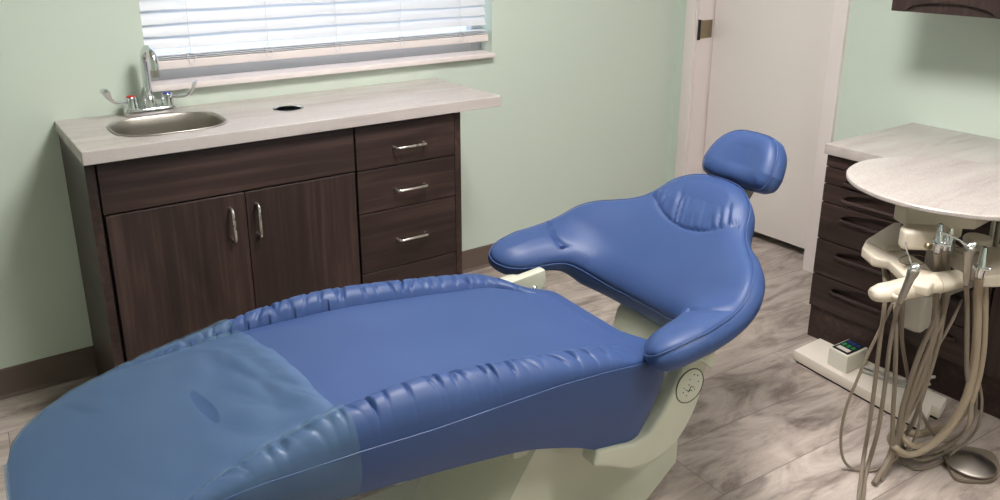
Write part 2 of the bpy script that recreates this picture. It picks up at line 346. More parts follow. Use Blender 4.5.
# ------------------------------------------------------------------ sink cabinet
YF = -.458; H1 = .915; CT = .04
cab = thing('base_cabinet', 'dark woodgrain sink cabinet with two doors and a stack of drawers under the window', 'cabinet', (.64, -.23, 0))
b = new(); box(b, (.004, YF + .001, 0), (.030, -.018, H1 - CT - .001)); obj('side_panel', b, M['woody'], cab, smooth=False)
b = new(); box(b, (1.236, YF + .001, 0), (1.262, -.018, H1 - CT - .001)); obj('side_panel', b, M['woody'], cab, smooth=False)
b = new(); box(b, (.031, YF + .024, .1), (1.235, -.02, .118)); box(b, (.031, -.034, .118), (1.235, -.02, H1 - CT - .005)); box(b, (.827, YF + .024, .118), (.843, -.035, H1 - CT - .005)); box(b, (.031, YF + .022, .60), (1.235, YF + .03, H1 - CT - .005)); box(b, (.031, YF + .022, .118), (1.235, YF + .03, .60))
obj('carcass', b, M['black'], cab, smooth=False)
b = new(); box(b, (.031, YF + .07, 0), (1.235, YF + .09, .1)); obj('toe_kick', b, M['dark'], cab, smooth=False)
def front(x0, x1, z0, z1, name, mat, parent=cab):
    b = new(); box(b, (x0, YF, z0), (x1, YF + .019, z1), .0012, 1); return obj(name, b, mat, parent)
def bar_handle(parent, P0, P1, out=(0, -1, 0)):
    P0, P1, n = Vector(P0), Vector(P1), Vector(out); t = (P1 - P0).normalized(); k = .012; b = new()
    pts = [P0 - n * .001, P0 + n * .018, P0 + n * .026 + t * .003, P0 + n * .030 + t * .011, P1 + n * .030 - t * .011, P1 + n * .026 - t * .003, P1 + n * .018, P1 - n * .001]
    tube(b, pts, .0042, 12); obj('handle', b, M['nickel'], parent, angle=60)
front(.036, .832, .716, .868, 'false_front', M['woodx'])
d1 = front(.040, .446, .104, .710, 'door', M['woodz']); bar_handle(d1, (.396, YF, .668), (.398, YF, .560))
d2 = front(.449, .830, .104, .710, 'door', M['woodz']); bar_handle(d2, (.480, YF, .668), (.480, YF, .560))
for z0, z1, hz in ((.713, .866, .780), (.555, .709, .624), (.329, .551, .436), (.104, .325, None)):
    dr = front(.839, 1.234, z0, z1, 'drawer', M['woodx'])
    bar_handle(dr, (.982, YF, hz if hz else .23), (1.102, YF, hz if hz else .23))

# worktop with the sink cut-out and the waste hole
SX, SY, SA, SB = .290, -.256, .166, .137
def squircle(a, bb, n=3.0, N=72):
    return [(math.copysign(abs(math.cos(t)) ** (2 / n), math.cos(t)) * a, math.copysign(abs(math.sin(t)) ** (2 / n), math.sin(t)) * bb) for t in [2 * math.pi * k / N for k in range(N)]]
b = new(); box(b, (0, -.483, H1 - CT), (1.429, -.0005, H1), .0035, 2)
top = obj('worktop', b, M['stone'], smooth=False)
b = new(); prism(b, [(SX + x, SY + y, H1 - .1) for x, y in squircle(SA, SB)], (0, 0, .2)); c1 = obj('cut', b, M['black'])
b = new(); prism(b, [(.690 + .046 * math.cos(t), -.25 + .046 * math.sin(t), H1 - .1) for t in [2 * math.pi * k / 40 for k in range(40)]], (0, 0, .2)); c2 = obj('cut', b, M['black'])
boolean(top, [c1, c2]); tag(top, 'pale stone-look countertop with the oval sink cut into it, below the window', 'countertop')
sink = thing('sink', 'small stainless undermount sink set in the pale countertop', 'sink', (SX, SY, H1 - .17))
b = new(); rings = []
for a, h in ((1.045, .0006), (1.035, .0022), (1.005, .0018), (.985, -.003), (.978, -.03), (.965, -.09), (.93, -.13), (.82, -.152), (.6, -.160), (.12, -.164)):
    rings.append([b.verts.new((SX + x * a, SY + y * a, H1 + h)) for x, y in squircle(SA, SB, 3.0 if a > .9 else 2.4)])
for A, B in zip(rings, rings[1:]):
    for k in range(72): b.faces.new((A[k], A[(k + 1) % 72], B[(k + 1) % 72], B[k]))
bw = obj('basin', b, M['steel'], sink, angle=50); so = bw.modifiers.new('s', 'SOLIDIFY'); so.thickness = .0015; so.offset = 1
b = new(); lathe(b, [(.0, -.166), (.018, -.166), (.02, -.162), (.024, -.1615), (.024, -.168)], (SX, SY, H1)); obj('drain', b, M['chrome'], sink)
g = thing('waste_hole_ring', 'round metal-rimmed hole in the countertop right of the sink', 'grommet', (.690, -.245, H1 - .04))
b = new(); lathe(b, [(.0445, -.045), (.0445, .0), (.0465, .0018), (.051, .0016), (.0515, .0005), (.0458, .0003), (.0458, -.045)], (.690, -.25, H1)); obj('ring', b, M['chrome'], g)
b = new(); lathe(b, [(.0443, -.012), (.0443, -.06), (0, -.06)], (.690, -.25, H1)); obj('liner', b, M['dark'], g)

# faucet -----------------------------------------------------------
fx, fy = .283, -.062
fa = thing('faucet', 'chrome gooseneck faucet with two wing handles behind the sink', 'faucet', (fx, fy, H1))
b = new(); prism(b, [(fx + x, fy + y, H1) for x, y in squircle(.083, .027, 4, 48)], (0, 0, .025), .009, 4); obj('deck_plate', b, M['chrome'], fa, angle=50)
b = new(); lathe(b, [(.0225, .016), (.0225, .03), (.0185, .056), (.016, .060), (0, .060)], (fx, fy, H1), seg=36)
g_ = [(fx, fy, H1 + .05), (fx, fy, H1 + .12), (fx, fy, H1 + .174)]
R_ = .043
for k in range(1, 13):
    t = math.pi * k / 12 * 1.02; g_.append((fx + .14 * R_ * (1 - math.cos(t)), fy - .95 * R_ * (1 - math.cos(t)), H1 + .174 + R_ * 1.05 * math.sin(t)))
g_.append((g_[-1][0], g_[-1][1], g_[-1][2] - .032))
tube(b, g_, .0132, 18); obj('spout', b, M['chrome'], fa, angle=50)
b = new(); e = g_[-1]; lathe(b, [(.0, 0), (.0135, 0), (.0138, .022), (.012, .024)], (e[0], e[1], e[2] - .006)); obj('aerator', b, M['steel'], fa)
for s, cm in ((-1, 'red'), (1, 'bluecap')):
    hx = fx + s * .057; b = new()
    lathe(b, [(.0225, .016), (.0225, .024), (.0215, .028), (.0185, .06), (.017, .063), (0, .063)], (hx, fy, H1), seg=32)
    ca_, sa_ = s * .86, -.51
    vv = cat([(hx + ca_ * a, fy + sa_ * a, H1 + z) for a, z in ((.012, .052), (.035, .051), (.062, .055), (.082, .070), (.094, .090), (.100, .106))], 6)
    n_ = len(vv); ww = [.0085 + .0135 * sm((k / n_ - .45) / .4) for k in range(n_)]
    P = [Vector(q) for q in vv]; rg = []
    for i, q in enumerate(P):
        t = (P[min(i + 1, n_ - 1)] - P[max(i - 1, 0)]).normalized(); sd = Vector((-sa_, ca_, 0)); up = t.cross(sd).normalized()
        w_ = ww[i] * (1 if i < n_ - 3 else (.9, .7, .4)[i - n_ + 3]); h_ = .0056 if i < n_ - 3 else (.0052, .0045, .0028)[i - n_ + 3]
        rg.append([b.verts.new(q + sd * w_ * math.cos(a) + up * h_ * math.sin(a)) for a in [2 * math.pi * k / 16 for k in range(16)]])
    for A, B in zip(rg, rg[1:]):
        for k in range(16): b.faces.new((A[k], A[(k + 1) % 16], B[(k + 1) % 16], B[k]))
    b.faces.new(rg[0]); b.faces.new(rg[-1][::-1])
    hd = obj('wing_handle', b, M['chrome'], fa, angle=50)
    b = new(); lathe(b, [(.0135, .0625), (.0130, .0652), (.009, .0665), (0, .0668)], (hx, fy, H1)); obj('cap', b, M[cm], hd, label=('red' if s < 0 else 'blue') + ' index cap')

# ------------------------------------------------------------------ right-hand cabinets
XF = 2.31; Y2 = -1.286; H2 = .7725
dc = thing('drawer_cabinet', 'dark drawer cabinet with scooped finger pulls beside the door, behind the dental delivery unit', 'cabinet', (2.6, -1.6, 0))
YE = -1.915
b = new(); box(b, (XF + .02, YE, .13), (XW - .004, Y2, H2 - .04)); obj('carcass', b, M['woody'], dc, smooth=False)
b = new(); box(b, (XF + .014, YE, 0), (XW - .004, Y2 - .004, .13)); obj('toe_kick', b, M['woodx'], dc, smooth=False)
def scoop_front(name, y0, y1, z0, z1, parent, hw=None, pz=None, mat='woody'):
    # front panel at x = XF with an arch-topped recess pressed into it
    b = new(); box(b, (XF, y0, z0), (XF + .02, y1, z1), .002, 2); o = obj(name, b, M[mat], parent, smooth=False)
    if hw is None: return o
    yc = (y0 + y1) / 2; hh = .040
    pts = []
    for k in range(25):
        t = -1 + 2 * k / 24; pts.append((yc + hw * t, pz + hh * (1 - abs(t) ** 3.2) ** .5 * (1 - .35 * t * t)))
    pts = [(yc - hw, pz), *pts[1:-1], (yc + hw, pz), (yc + hw - .006, pz - .006), (yc - hw + .006, pz - .006)]
    b = new(); prism(b, [(XF - .01, y, z) for y, z in pts], (.024, 0, 0)); c = obj('cut', b, M['black'])
    WM_o = WM[o]; c.data.transform(WM_o.inverted()); c.parent = o.parent
    boolean(o, [c])
    b = new(); V = []                                      # the rounded lip along the bottom of the scoop
    tube(b, [(XF + .001, yc - hw + .004, pz - .004), (XF - .002, yc - hw + .02, pz - .007), (XF - .002, yc + hw - .02, pz - .007), (XF + .001, yc + hw - .004, pz - .004)], .0075, 12)
    obj('finger_pull', b, M[mat], o)
    return o
zs_ = [(.688, .731, None), (.624, .684, .642), (.554, .620, .578), (.410, .550, .503), (.269, .406, .360), (.135, .265, .218)]
for z0, z1, pz in zs_:
    scoop_front('drawer', YE + .003, Y2 - .003, z0, z1, dc, None if pz is None else .236, pz)
bc = thing('storage_cabinet', 'dark woodgrain cabinet unit behind the hanging hoses at the right edge', 'cabinet', (2.6, -2.5, 0))
b = new(); box(b, (XF + .02, -3.1, .13), (XW - .004, YE - .001, H2 - .04)); obj('carcass', b, M['woody'], bc, smooth=False)
b = new(); box(b, (XF + .014, -3.1, 0), (XW - .004, YE - .001, .13)); obj('toe_kick', b, M['woodx'], bc, smooth=False)
for y0, y1 in ((-2.3, YE - .004), (-2.7, -2.304), (-3.1, -2.704)):
    b = new(); box(b, (XF, y0, .135), (XF + .019, y1, .725), .002, 2); obj('door', b, M['woodz'], bc)
b = new(); box(b, (2.884 - .5916, -3.12, H2 - .038), (XW - .0005, Y2 + .002, H2), .004, 2); tag(obj('countertop', b, M['stone']), 'pale stone-look countertop against the right wall behind the round tray', 'countertop')

wc = thing('wall_cabinet', 'dark woodgrain wall cabinet with an arched lower edge, above the right counter', 'cabinet', (2.72, -1.9, 1.23))
WB, XC = 1.231, 2.564
b = new(); box(b, (XC + .02, -2.9, WB), (XW - .0008, -1.309, 1.95)); obj('carcass', b, M['woody'], wc, smooth=False)
for y1, y0 in ((-1.307, -1.74), (-1.744, -2.18), (-2.184, -2.62)):
    b = new(); box(b, (XC, y0, WB), (XC + .02, y1, 1.95), .002, 2); o = obj('door', b, M['woodz'], wc, smooth=False)
    yc = (y0 + y1) / 2; hw = .155; yc += .012
    pts = [(yc + hw * (-1 + 2 * k / 24), WB + .002 + .036 * math.sqrt(max(0, 1 - (-1 + 2 * k / 24) ** 2)) ) for k in range(25)]
    b = new(); prism(b, [(XC - .01, yc - hw, WB - .02)] + [(XC - .01, y, z) for y, z in pts] + [(XC - .01, yc + hw, WB - .02)], (.022, 0, 0))
    c = obj('cut', b, M['black']); c.data.transform(WM[o].inverted()); c.parent = wc; boolean(o, [c])

# ------------------------------------------------------------------ dental chair
base_w = CT_ @ Vector((.50, 0, 0))
ch = thing('dental_chair', 'blue vinyl reclined dental chair with cream frame in the middle of the room', 'chair', base_w, CA)

fW = pch([-.545, -.538, -.52, -.49, -.45, -.40, -.2, .1, .45, .66, .74, .775, .79, .80], [.10, .155, .20, .240, .268, .285, .295, .302, .302, .302, .300, .292, .276, .25])
VS = .015
fK = pch([-.6, .60, .65, .70, .75, .80], [1, .97, .84, .68, .56, .50])
fS = pch([-.545, -.45, -.38, -.28, -.15, .0, .2, .45, .6, .7, .785], [.512, .528, .546, .565, .577, .577, .570, .570, .562, .552, .540])
fP = pch([-.545, -.45, -.3, -.15, .0, .15, .3, .45, .6, .7, .785], [.517, .540, .575, .600, .614, .617, .607, .592, .575, .559, .541])
fB = pch([-.545, -.40, -.2, .05, .25, .4, .55, .65, .785], [.440, .462, .490, .464, .442, .420, .374, .345, .325])
fA = pch([-.545, -.37, -.26, -.12, .0, .12, .3, .5, .65, .74, .785], [0, 0, .007, .018, .032, .040, .036, .028, .018, .0, 0])
fBW = pch([-.545, -.37, -.2, .0, .2, .8], [.01, .012, .042, .070, .082, .082])
rng = random.Random(11)
PIN = {}
for s in (-1, 1):
    L = []; u = -.32
    while u < .74:
        L.append((u, rng.uniform(.0028, .006), rng.uniform(.003, .0085) * (1.5 if rng.random() < .3 else 1), rng.uniform(-.055, .015), rng.uniform(.05, .45)))
        u += rng.uniform(.018, .050)
    PIN[s] = L
def pinch(u, t, side):       # t: 0 at the outer seam, 1 at the inner seam of the bolster
    h = 0
    for (uk, w, a, sl, c) in PIN[side]:
        x = (u - uk - sl * (t - .5)) / w
        if abs(x) < 3.5: h -= a * math.exp(-x * x) * (.25 + .9 * sm((t - c) / .4)); 
    return h
BWD = .098
def topz(u, v):
    BWD = fBW(u)
    w = fW(u); dv = max(w - abs(v), 0); du = max(u + .547, 0); dr = max(.802 - u, 0)
    k = 1.0
    d = min(dv, du * 1.0 + .0)
    x = min(d / .07, 1); dome = math.sqrt(max(0, 1 - (1 - x) ** 2))
    z = fS(u) + (fP(u) - fS(u)) * dome
    x = min(dr / .03, 1); z -= .012 * (1 - math.sqrt(max(0, 1 - (1 - x) ** 2)))
    A = fA(u)
    if A > 0 and dv < BWD:
        t = dv / BWD; q = 1 - ((t - .52) / .52) ** 2
        if q > 0: z += A * (q ** .5) + pinch(u, t, 1 if v > 0 else -1) * min(1, A / .015) * (q ** .4)
    elif A > 0: z -= .012 * math.exp(-((dv - BWD) / .005) ** 2) * min(1, A / .02)
    if A > 0:                                                    # shallow hollow of the seat
        z -= .010 * math.exp(-((v) / .15) ** 2) * sm((u - .2) / .2) * sm((.8 - u) / .1)
    # creases running in from the corner of the foot pad
    z -= .004 * math.exp(-((u + .40 + .5 * (v - .2)) / .02) ** 2) * sm((v - .13) / .05) * sm((.27 - v) / .03)
    return z
def section(u, off=0.0, nt=120, k=1.0):
    w = fW(u) * k; pts = []; zs, zb = fS(u), fB(u)
    for i in range(nt + 1):
        c = -1 + 2 * i / nt; s = math.copysign(1 - (1 - abs(c)) ** 1.25, c)
        v = w * s; pts.append([v, topz(u, v / max(k, 1e-6) if k < 1 else v) + off])
    pts[0][0] -= off; pts[-1][0] += off
    ns = 10; side = []
    for i in range(1, ns + 1):
        t = i / ns; z = zs + (zb - zs) * t; side.append((w + off + .006 * math.sin(math.pi * t) - .018 * t * t, z + (-off if i == ns else 0)))
    nb = 12; wb = w - .018; bot = [(wb * (1 - 2 * i / nb), zb - off - .004 * math.sin(math.pi * i / nb)) for i in range(1, nb)]
    ring = [tuple(p_) for p_ in pts] + side + bot + [(-a, z) for a, z in side[::-1]]
    out = []
    for v, z in ring:
        sh = (z - .545) * .33 * sm((u - .5) / .25) if z < .545 else 0
        v = v * (fK(u) if v > 0 else 1) + VS
        out.append((u + sh + (.04 if v < 0 else .006) * sm((abs(v) - .10) / .14) * sm((u - .68) / .12), v, z))
    return out
def loft(b, rings, cap0=True, cap1=True):
    V = [[b.verts.new(p) for p in r] for r in rings]; n = len(V[0])
    for A, B in zip(V, V[1:]):
        for k in range(n): b.faces.new((A[k], A[(k + 1) % n], B[(k + 1) % n], B[k]))
    if cap0: b.faces.new(V[0][::-1])
    if cap1: b.faces.new(V[-1])
    return V
us = [-.545 + .02 * (i / 8) ** 1.6 for i in range(8)] + list(np.arange(-.524, .74, .0025)) + [.745, .75, .755, .76, .765, .77, .775, .78, .785, .79, .794, .797, .80]
b = new(); loft(b, [section(u) for u in us])
seat = obj('seat_cushion', b, M['vinyl'], ch, T=CT_.copy(), angle=48)
# seam piping along the top edge of the side boxing, round the foot end
P = []
for u in np.arange(.765, -.52, -.02): P.append((u + .006 * sm((u - .68) / .12), fW(u) * fK(u) + VS + .0035, fS(u) - .002))
for u in (-.53, -.54, -.5455): P.append((u, fW(u) + VS + .001, fS(u) - .002))
for v in (.07, .035, 0): P.append((-.5475, v + VS, fS(-.545) - .002))
P = P + [(a + .034 * sm((a - .68) / .12), -(fW(a) + .0035) + VS if a > -.52 else -v + 2 * VS, z) for a, v, z in P[:-1][::-1]]
b = new(); tube(b, P, .0012, 6); obj('piping', b, M['thread'], seat, T=CT_.copy())

# generic curved pad: columns over v, front surface S(v,b) domed, boxing of thickness th, flat back
def pad(Sf, topf, botf, VM, th, dr, dh, extra=None, nv=150, nb=110, inset=.012, drop=lambda v, q: (0, 0, 0)):
    def nrm(v, q):
        e = 1e-3; a = Vector(Sf(v + e, q)) - Vector(Sf(v - e, q)); c = Vector(Sf(v, q + e)) - Vector(Sf(v, q - e)); n = a.cross(c).normalized()
        return n if n.x < 0 or (abs(n.x) < .05 and n.z > 0) else -n
    vs = [VM * math.sin(math.pi / 2 * (-1 + 2 * i / nv)) for i in range(nv + 1)]; vs[0] *= .9995; vs[-1] *= .9995
    ol = [(v, topf(v)) for v in vs] + [(v, botf(v)) for v in vs[::-1]]
    A = np.array(ol); Bv = np.roll(A, -1, 0); D = Bv - A; L2 = (D ** 2).sum(1) + 1e-12
    def dist(v, q):
        p_ = np.array([v, q]); t = np.clip(((p_ - A) * D).sum(1) / L2, 0, 1); return float(np.sqrt((((A + D * t[:, None]) - p_) ** 2).sum(1)).min())
    b = bmesh.new(); F = []; edge = []
    for i, v in enumerate(vs):
        lo, hi = botf(v), topf(v); col = []
        for j in range(nb + 1):
            c = -1 + 2 * j / nb; s = math.copysign(1 - (1 - abs(c)) ** 1.5, c); q = (lo + hi) / 2 + (hi - lo) / 2 * s
            d_ = dist(v, q); x = min(d_ / dr, 1); h = dh * math.sqrt(max(0, 1 - (1 - x) ** 2))
            if extra: h += extra(v, q, d_)
            p_ = Vector(Sf(v, q)) + nrm(v, q) * h; col.append(b.verts.new(p_))
            if j in (0, nb): edge.append((i, j, v, q))
        F.append(col)
    for i in range(nv):
        for j in range(nb): b.faces.new((F[i][j], F[i + 1][j], F[i + 1][j + 1], F[i][j + 1]))
    # boundary loop: bottom row, right column, top row back, left column
    loop = [(i, 0) for i in range(nv + 1)] + [(nv, j) for j in range(1, nb + 1)] + [(i, nb) for i in range(nv - 1, -1, -1)] + [(0, j) for j in range(nb - 1, 0, -1)]
    def q_of(i, j):
        v = vs[i]; lo, hi = botf(v), topf(v); c = -1 + 2 * j / nb; s = math.copysign(1 - (1 - abs(c)) ** 1.5, c); return v, (lo + hi) / 2 + (hi - lo) / 2 * s
    L0 = [F[i][j] for i, j in loop]; prev = L0
    pts2 = [q_of(i, j) for i, j in loop]; N = len(pts2); ctr = (0, sum(p[1] for p in pts2) / N)
    # outward 2D normals
    nn = []
    for k in range(N):
        ia = ic = 1
        while ia < 60 and math.dist(pts2[(k - ia) % N], pts2[k]) < .008: ia += 1
        while ic < 60 and math.dist(pts2[(k + ic) % N], pts2[k]) < .008: ic += 1
        a, c = pts2[(k - ia) % N], pts2[(k + ic) % N]; tx, ty = c[0] - a[0], c[1] - a[1]; l_ = math.hypot(tx, ty) or 1; nn.append((ty / l_, -tx / l_))
    for st, (f, bul) in enumerate(((.15, .004), (.35, .006), (.6, .005), (.85, -.002), (1.0, -inset))):
        cur = []
        for k in range(N):
            v, q = pts2[k]; nx, ny = nn[k]; w_ = Vector(Sf(v + nx * bul, q + ny * bul)) - nrm(v, q) * th * f + Vector(drop(v, q)) * f; cur.append(b.verts.new(w_))
        for k in range(N): b.faces.new((prev[k], cur[k], cur[(k + 1) % N], prev[(k + 1) % N]))
        prev = cur
    # back: rows paired bottom/top
    G = {loop[k]: prev[k] for k in range(N)}
    for i in range(nv):
        r0 = [G[(i, 0)], G[(i, nb)]] if 0 < i < nv else None
        try:
            if i == 0: b.faces.new([G[(0, j)] for j in range(nb + 1)] + [G[(1, nb)], G[(1, 0)]])
            elif i == nv - 1: b.faces.new([G[(i, nb)], G[(i, 0)]] + [G[(nv, j)] for j in range(nb + 1)])
            else: b.faces.new((G[(i, 0)], G[(i, nb)], G[(i + 1, nb)], G[(i + 1, 0)]))
        except ValueError: pass
    bmesh.ops.remove_doubles(b, verts=b.verts[:], dist=1e-5)
    P = [Vector(Sf(pts2[k][0] + nn[k][0] * .003, pts2[k][1] + nn[k][1] * .003)) for k in range(0, N, 2)]
    Q = [P[0]]
    for p_ in P[1:]:
        if (p_ - Q[-1]).length > .006: Q.append(p_)
    return b, Q

def SB(v, q):
    av = abs(v); n = .10 * (av / .36) ** 2 + .168 * sm((.15 - q) / .33) * sm((av - .10) / .2)
    n += (q - .36) * .12 if q > .36 else 0
    return (.955 + q * .707 - n * .707, v + .015, .50 + q * .707 + n * .707)
VM = .386
_bt = pch([0, .12, .20, .232, .25, .262, .275, .295, .325, .350, .368, .380, .386], [.030, .026, .020, .008, -.020, -.060, -.090, -.108, -.116, -.108, -.085, -.05, .0])
_tp = pch([0, .05, .09, .125, .152, .170, .185, .215, .26, .305, .340, .362, .378, .386], [.452, .448, .436, .414, .386, .352, .325, .292, .258, .224, .182, .130, .06, .0])
botf = lambda v: _bt(abs(v)); topf = lambda v: _tp(abs(v))
def pilb(v): return .268 + .075 * min(abs(v) / .18, 1.2) ** 2.2
rng = random.Random(5)
WR = [(-.145 + .021 * k + rng.uniform(-.006, .006), rng.uniform(.003, .0065), rng.uniform(.0035, .006), rng.uniform(.06, .13)) for k in range(15)]
ASM = [(.400, .118), (.365, .085), (.335, .055), (.30, .035), (.262, .028)]
def segd(v, q, L):
    m = 9
    for a, c in zip(L, L[1:]):
        dx, dy = c[0] - a[0], c[1] - a[1]; t = min(max(((v - a[0]) * dx + (q - a[1]) * dy) / (dx * dx + dy * dy), 0), 1)
        m = min(m, math.hypot(v - a[0] - dx * t, q - a[1] - dy * t))
    return m
def exB(v, q, d_):
    h = 0; e = min(d_ / .012, 1)
    y = q - pilb(v)
    if abs(v) < .22:
        h -= .0055 * math.exp(-(y / .0045) ** 2) * e
        if y > 0:
            h += .012 * math.sqrt(min(y / .05, 1)) * min(d_ / .03, 1)
            for (vk, a, w, ln) in WR:
                x = (v - vk - .35 * y) / w
                if abs(x) < 3: h -= a * math.exp(-x * x) * sm(y / .012) * sm((ln - y) / (ln * .7)) * 1.15 * min(d_ / .02, 1)
    h -= .0085 * math.exp(-(segd(abs(v), q, ASM) / .0045) ** 2) * e
    if abs(v) > .2: h += .003 * sm((.10 - q) / .08) * min(d_ / .035, 1) * sm((segd(abs(v), q, ASM)) / .02)
    return h
b, Q = pad(SB, topf, botf, VM, .052, .085, .030, exB, nv=190, nb=120, drop=lambda v, q: tuple(np.array([-.018, 0, -.024]) * sm((.26 - abs(v)) / .08)))
back = obj('backrest', b, M['vinyl'], ch, T=CT_.copy(), angle=50)
b = new(); tube(b, Q, .0015, 6, closed=True); obj('piping', b, M['thread'], back, T=CT_.copy())

# headrest
def SH(v, q):
    c, s = .5, .866; n = .02 * (v / .12) ** 2 - .10 * q * q / .09 * .2
    return (1.335 + q * c - n * s, v, .874 + q * s + n * c)
_ht = pch([0, .04, .07, .09, .105, .116, .121], [.088, .086, .076, .060, .038, .006, -.022]); _hb = pch([0, .05, .085, .105, .116, .121], [-.066, -.067, -.066, -.060, -.046, -.022])
def exH(v, q, d_): return -.014 * math.exp(-(v / .045) ** 2) * sm((q + .07) / .06) * min(d_ / .05, 1) + .004 * math.cos(v * 50) * min(d_ / .05, 1)
b, Q = pad(SH, lambda v: _ht(abs(v)), lambda v: _hb(abs(v)), .121, .05, .055, .030, exH, nv=80, nb=60, inset=.014)
hr = obj('headrest', b, M['vinyl'], ch, T=CT_.copy(), angle=50)
b = new(); tube(b, Q, .0014, 6, closed=True); obj('piping', b, M['thread'], hr, T=CT_.copy())
b = new(); prism(b, [(1.245, -.035, .70), (1.275, -.035, .69), (1.405, -.035, .86), (1.375, -.035, .88)], (0, .07, 0), .004); obj('headrest_bar', b, M['grey'], ch, T=CT_.copy())

# frame: back shell, hinge brackets, lift arm, base
def shell(v, q): p_ = Vector(SB(v, q)); return p_ + Vector((.707, 0, -.707)) * .056
b = new(); rows = []
for k in range(17):
    v = -.17 + .34 * k / 16; rows.append([shell(v, .02), shell(v, .14), shell(v, .30), Vector(shell(v, .30)) + Vector((.707, 0, -.707)) * .022, Vector(shell(v, .14)) + Vector((.707, 0, -.707)) * .04, Vector(shell(v, .035)) + Vector((.707, 0, -.707)) * .035])
loft(b, rows); obj('back_shell', b, M['cream'], ch, T=CT_.copy())
def yprism(pts, y0, y1, bev=.006): 
    bb = new(); prism(bb, [(x, y0, z) for x, z in pts], (0, y1 - y0, 0), bev, 3); return bb
# link plates between back shell and seat
b = yprism([(.990, .450), (1.04, .50), (1.065, .42), (.99, .30), (.80, .24), (.70, .24), (.70, .30), (.82, .31), (.965, .35)], -.155, .125, .008); obj('back_link', b, M['cream'], ch, T=CT_.copy())
# near hinge arm: thick rounded arm that curves down and forward under the seat
def arm(side):
    c = [(.900, .475), (.886, .43), (.862, .375), (.825, .325), (.775, .295), (.715, .292), (.66, .312), (.595, .330)]
    hw = [.043, .050, .054, .054, .046, .036, .028, .020]
    C_ = cat([(x, 0, z) for x, z in c], 5); Hw = np.interp(np.linspace(0, 7, len(C_)), range(8), hw)
    up, dn = [], []
    for i, p_ in enumerate(C_):
        t = C_[min(i + 1, len(C_) - 1)] - C_[max(i - 1, 0)]; t = t / np.linalg.norm(t); n = np.array([-t[2], 0, t[0]])
        up.append(tuple((p_ + n * Hw[i])[[0, 2]])); dn.append(tuple((p_ - n * Hw[i])[[0, 2]]))
    capp = [(c[0][0] + .012 + .045 * math.sin(a) * 0 + .046 * math.cos(a), c[0][1] + .005 + .04 * math.sin(a)) for a in np.linspace(-.25, math.pi - .1, 10)]
    poly = up[::-1] + capp[::-1] + dn if (up[0][0] < dn[0][0]) else dn[::-1] + capp[::-1] + up
    y0, y1 = (-.280, -.228) if side < 0 else (.235, .285)
    return yprism(poly, y0, y1, .010), y0
b, y0 = arm(-1); ar = obj('hinge_arm', b, M['cream'], ch, T=CT_.copy(), angle=50)
b = new(); lathe(b, [(0, .0012), (.0435, .0012), (.0455, .0004), (.0455, -.001)], (.885, y0, .432), (0, -1, 0), 48); dsk = obj('logo_disc', b, M['cream'], ar, T=CT_.copy())
b = new(); tube(b, [(.885 + .0455 * math.cos(a), y0 - .0006, .432 + .0455 * math.sin(a)) for a in np.linspace(0, 2 * math.pi, 49)[:-1]], .0016, 6, closed=True); obj('disc_rim', b, M['darkgrey'], dsk, T=CT_.copy())
b = new()
for dx, dz, r in ((.012, .028, .0022), (.024, .022, .0022), (-.002, .018, .0018), (.028, .004, .002), (-.004, .004, .002), (-.020, .0, .0018), (-.022, -.012, .002), (.016, -.014, .0018), (-.010, -.024, .002)):
    lathe(b, [(0, .0018), (r, .0018), (r, .001)], (.885 + dx, y0, .432 + dz), (0, -1, 0), 10)
tube(b, [(.885 - .014, y0 - .0014, .432 - .006), (.885 - .004, y0 - .0014, .432 - .014), (.885 + .004, y0 - .0014, .432 - .002), (.885 + .014, y0 - .0014, .432 - .008)], .0012, 6)
tube(b, [(.885 - .006, y0 - .0014, .432 - .016), (.885 + .001, y0 - .0014, .432 - .012), (.885 + .008, y0 - .0014, .432 - .016)], .0012, 6)
obj('logo', b, M['darkgrey'], dsk, T=CT_.copy(), label='dark logo of small dots and strokes')
b = yprism([(.905, .50), (.94, .47), (.95, .50), (.93, .56), (.86, .585), (.82, .56), (.86, .52)], -.30, -.26, .006); obj('arm_mount', b, M['cream'], ch, T=CT_.copy())
# far side: lug with bolt and a strut up from the seat frame
b = yprism([(.69, .555), (.82, .568), (.825, .53), (.807, .505), (.775, .490), (.745, .498), (.71, .535)], .245, .275, .006); lg = obj('arm_lug', b, M['cream'], ch, T=CT_.copy())
b = new(); lathe(b, [(.0085, -.002), (.0085, .003), (.006, .005), (0, .005)], (.782, .245, .517), (0, -1, 0), 16); obj('bolt', b, M['chrome'], lg, T=CT_.copy())
b = yprism([(.60, .44), (.65, .44), (.735, .56), (.69, .56)], .255, .285, .005); obj('arm_strut', b, M['cream'], ch, T=CT_.copy())
# seat frame under the cushion
b = new(); box(b, (.12, -.2, .395), (.62, .2, .43), .01); box(b, (.45, -.15, .30), (.80, .15, .345), .012); obj('seat_frame', b, M['cream'], ch, T=CT_.copy())
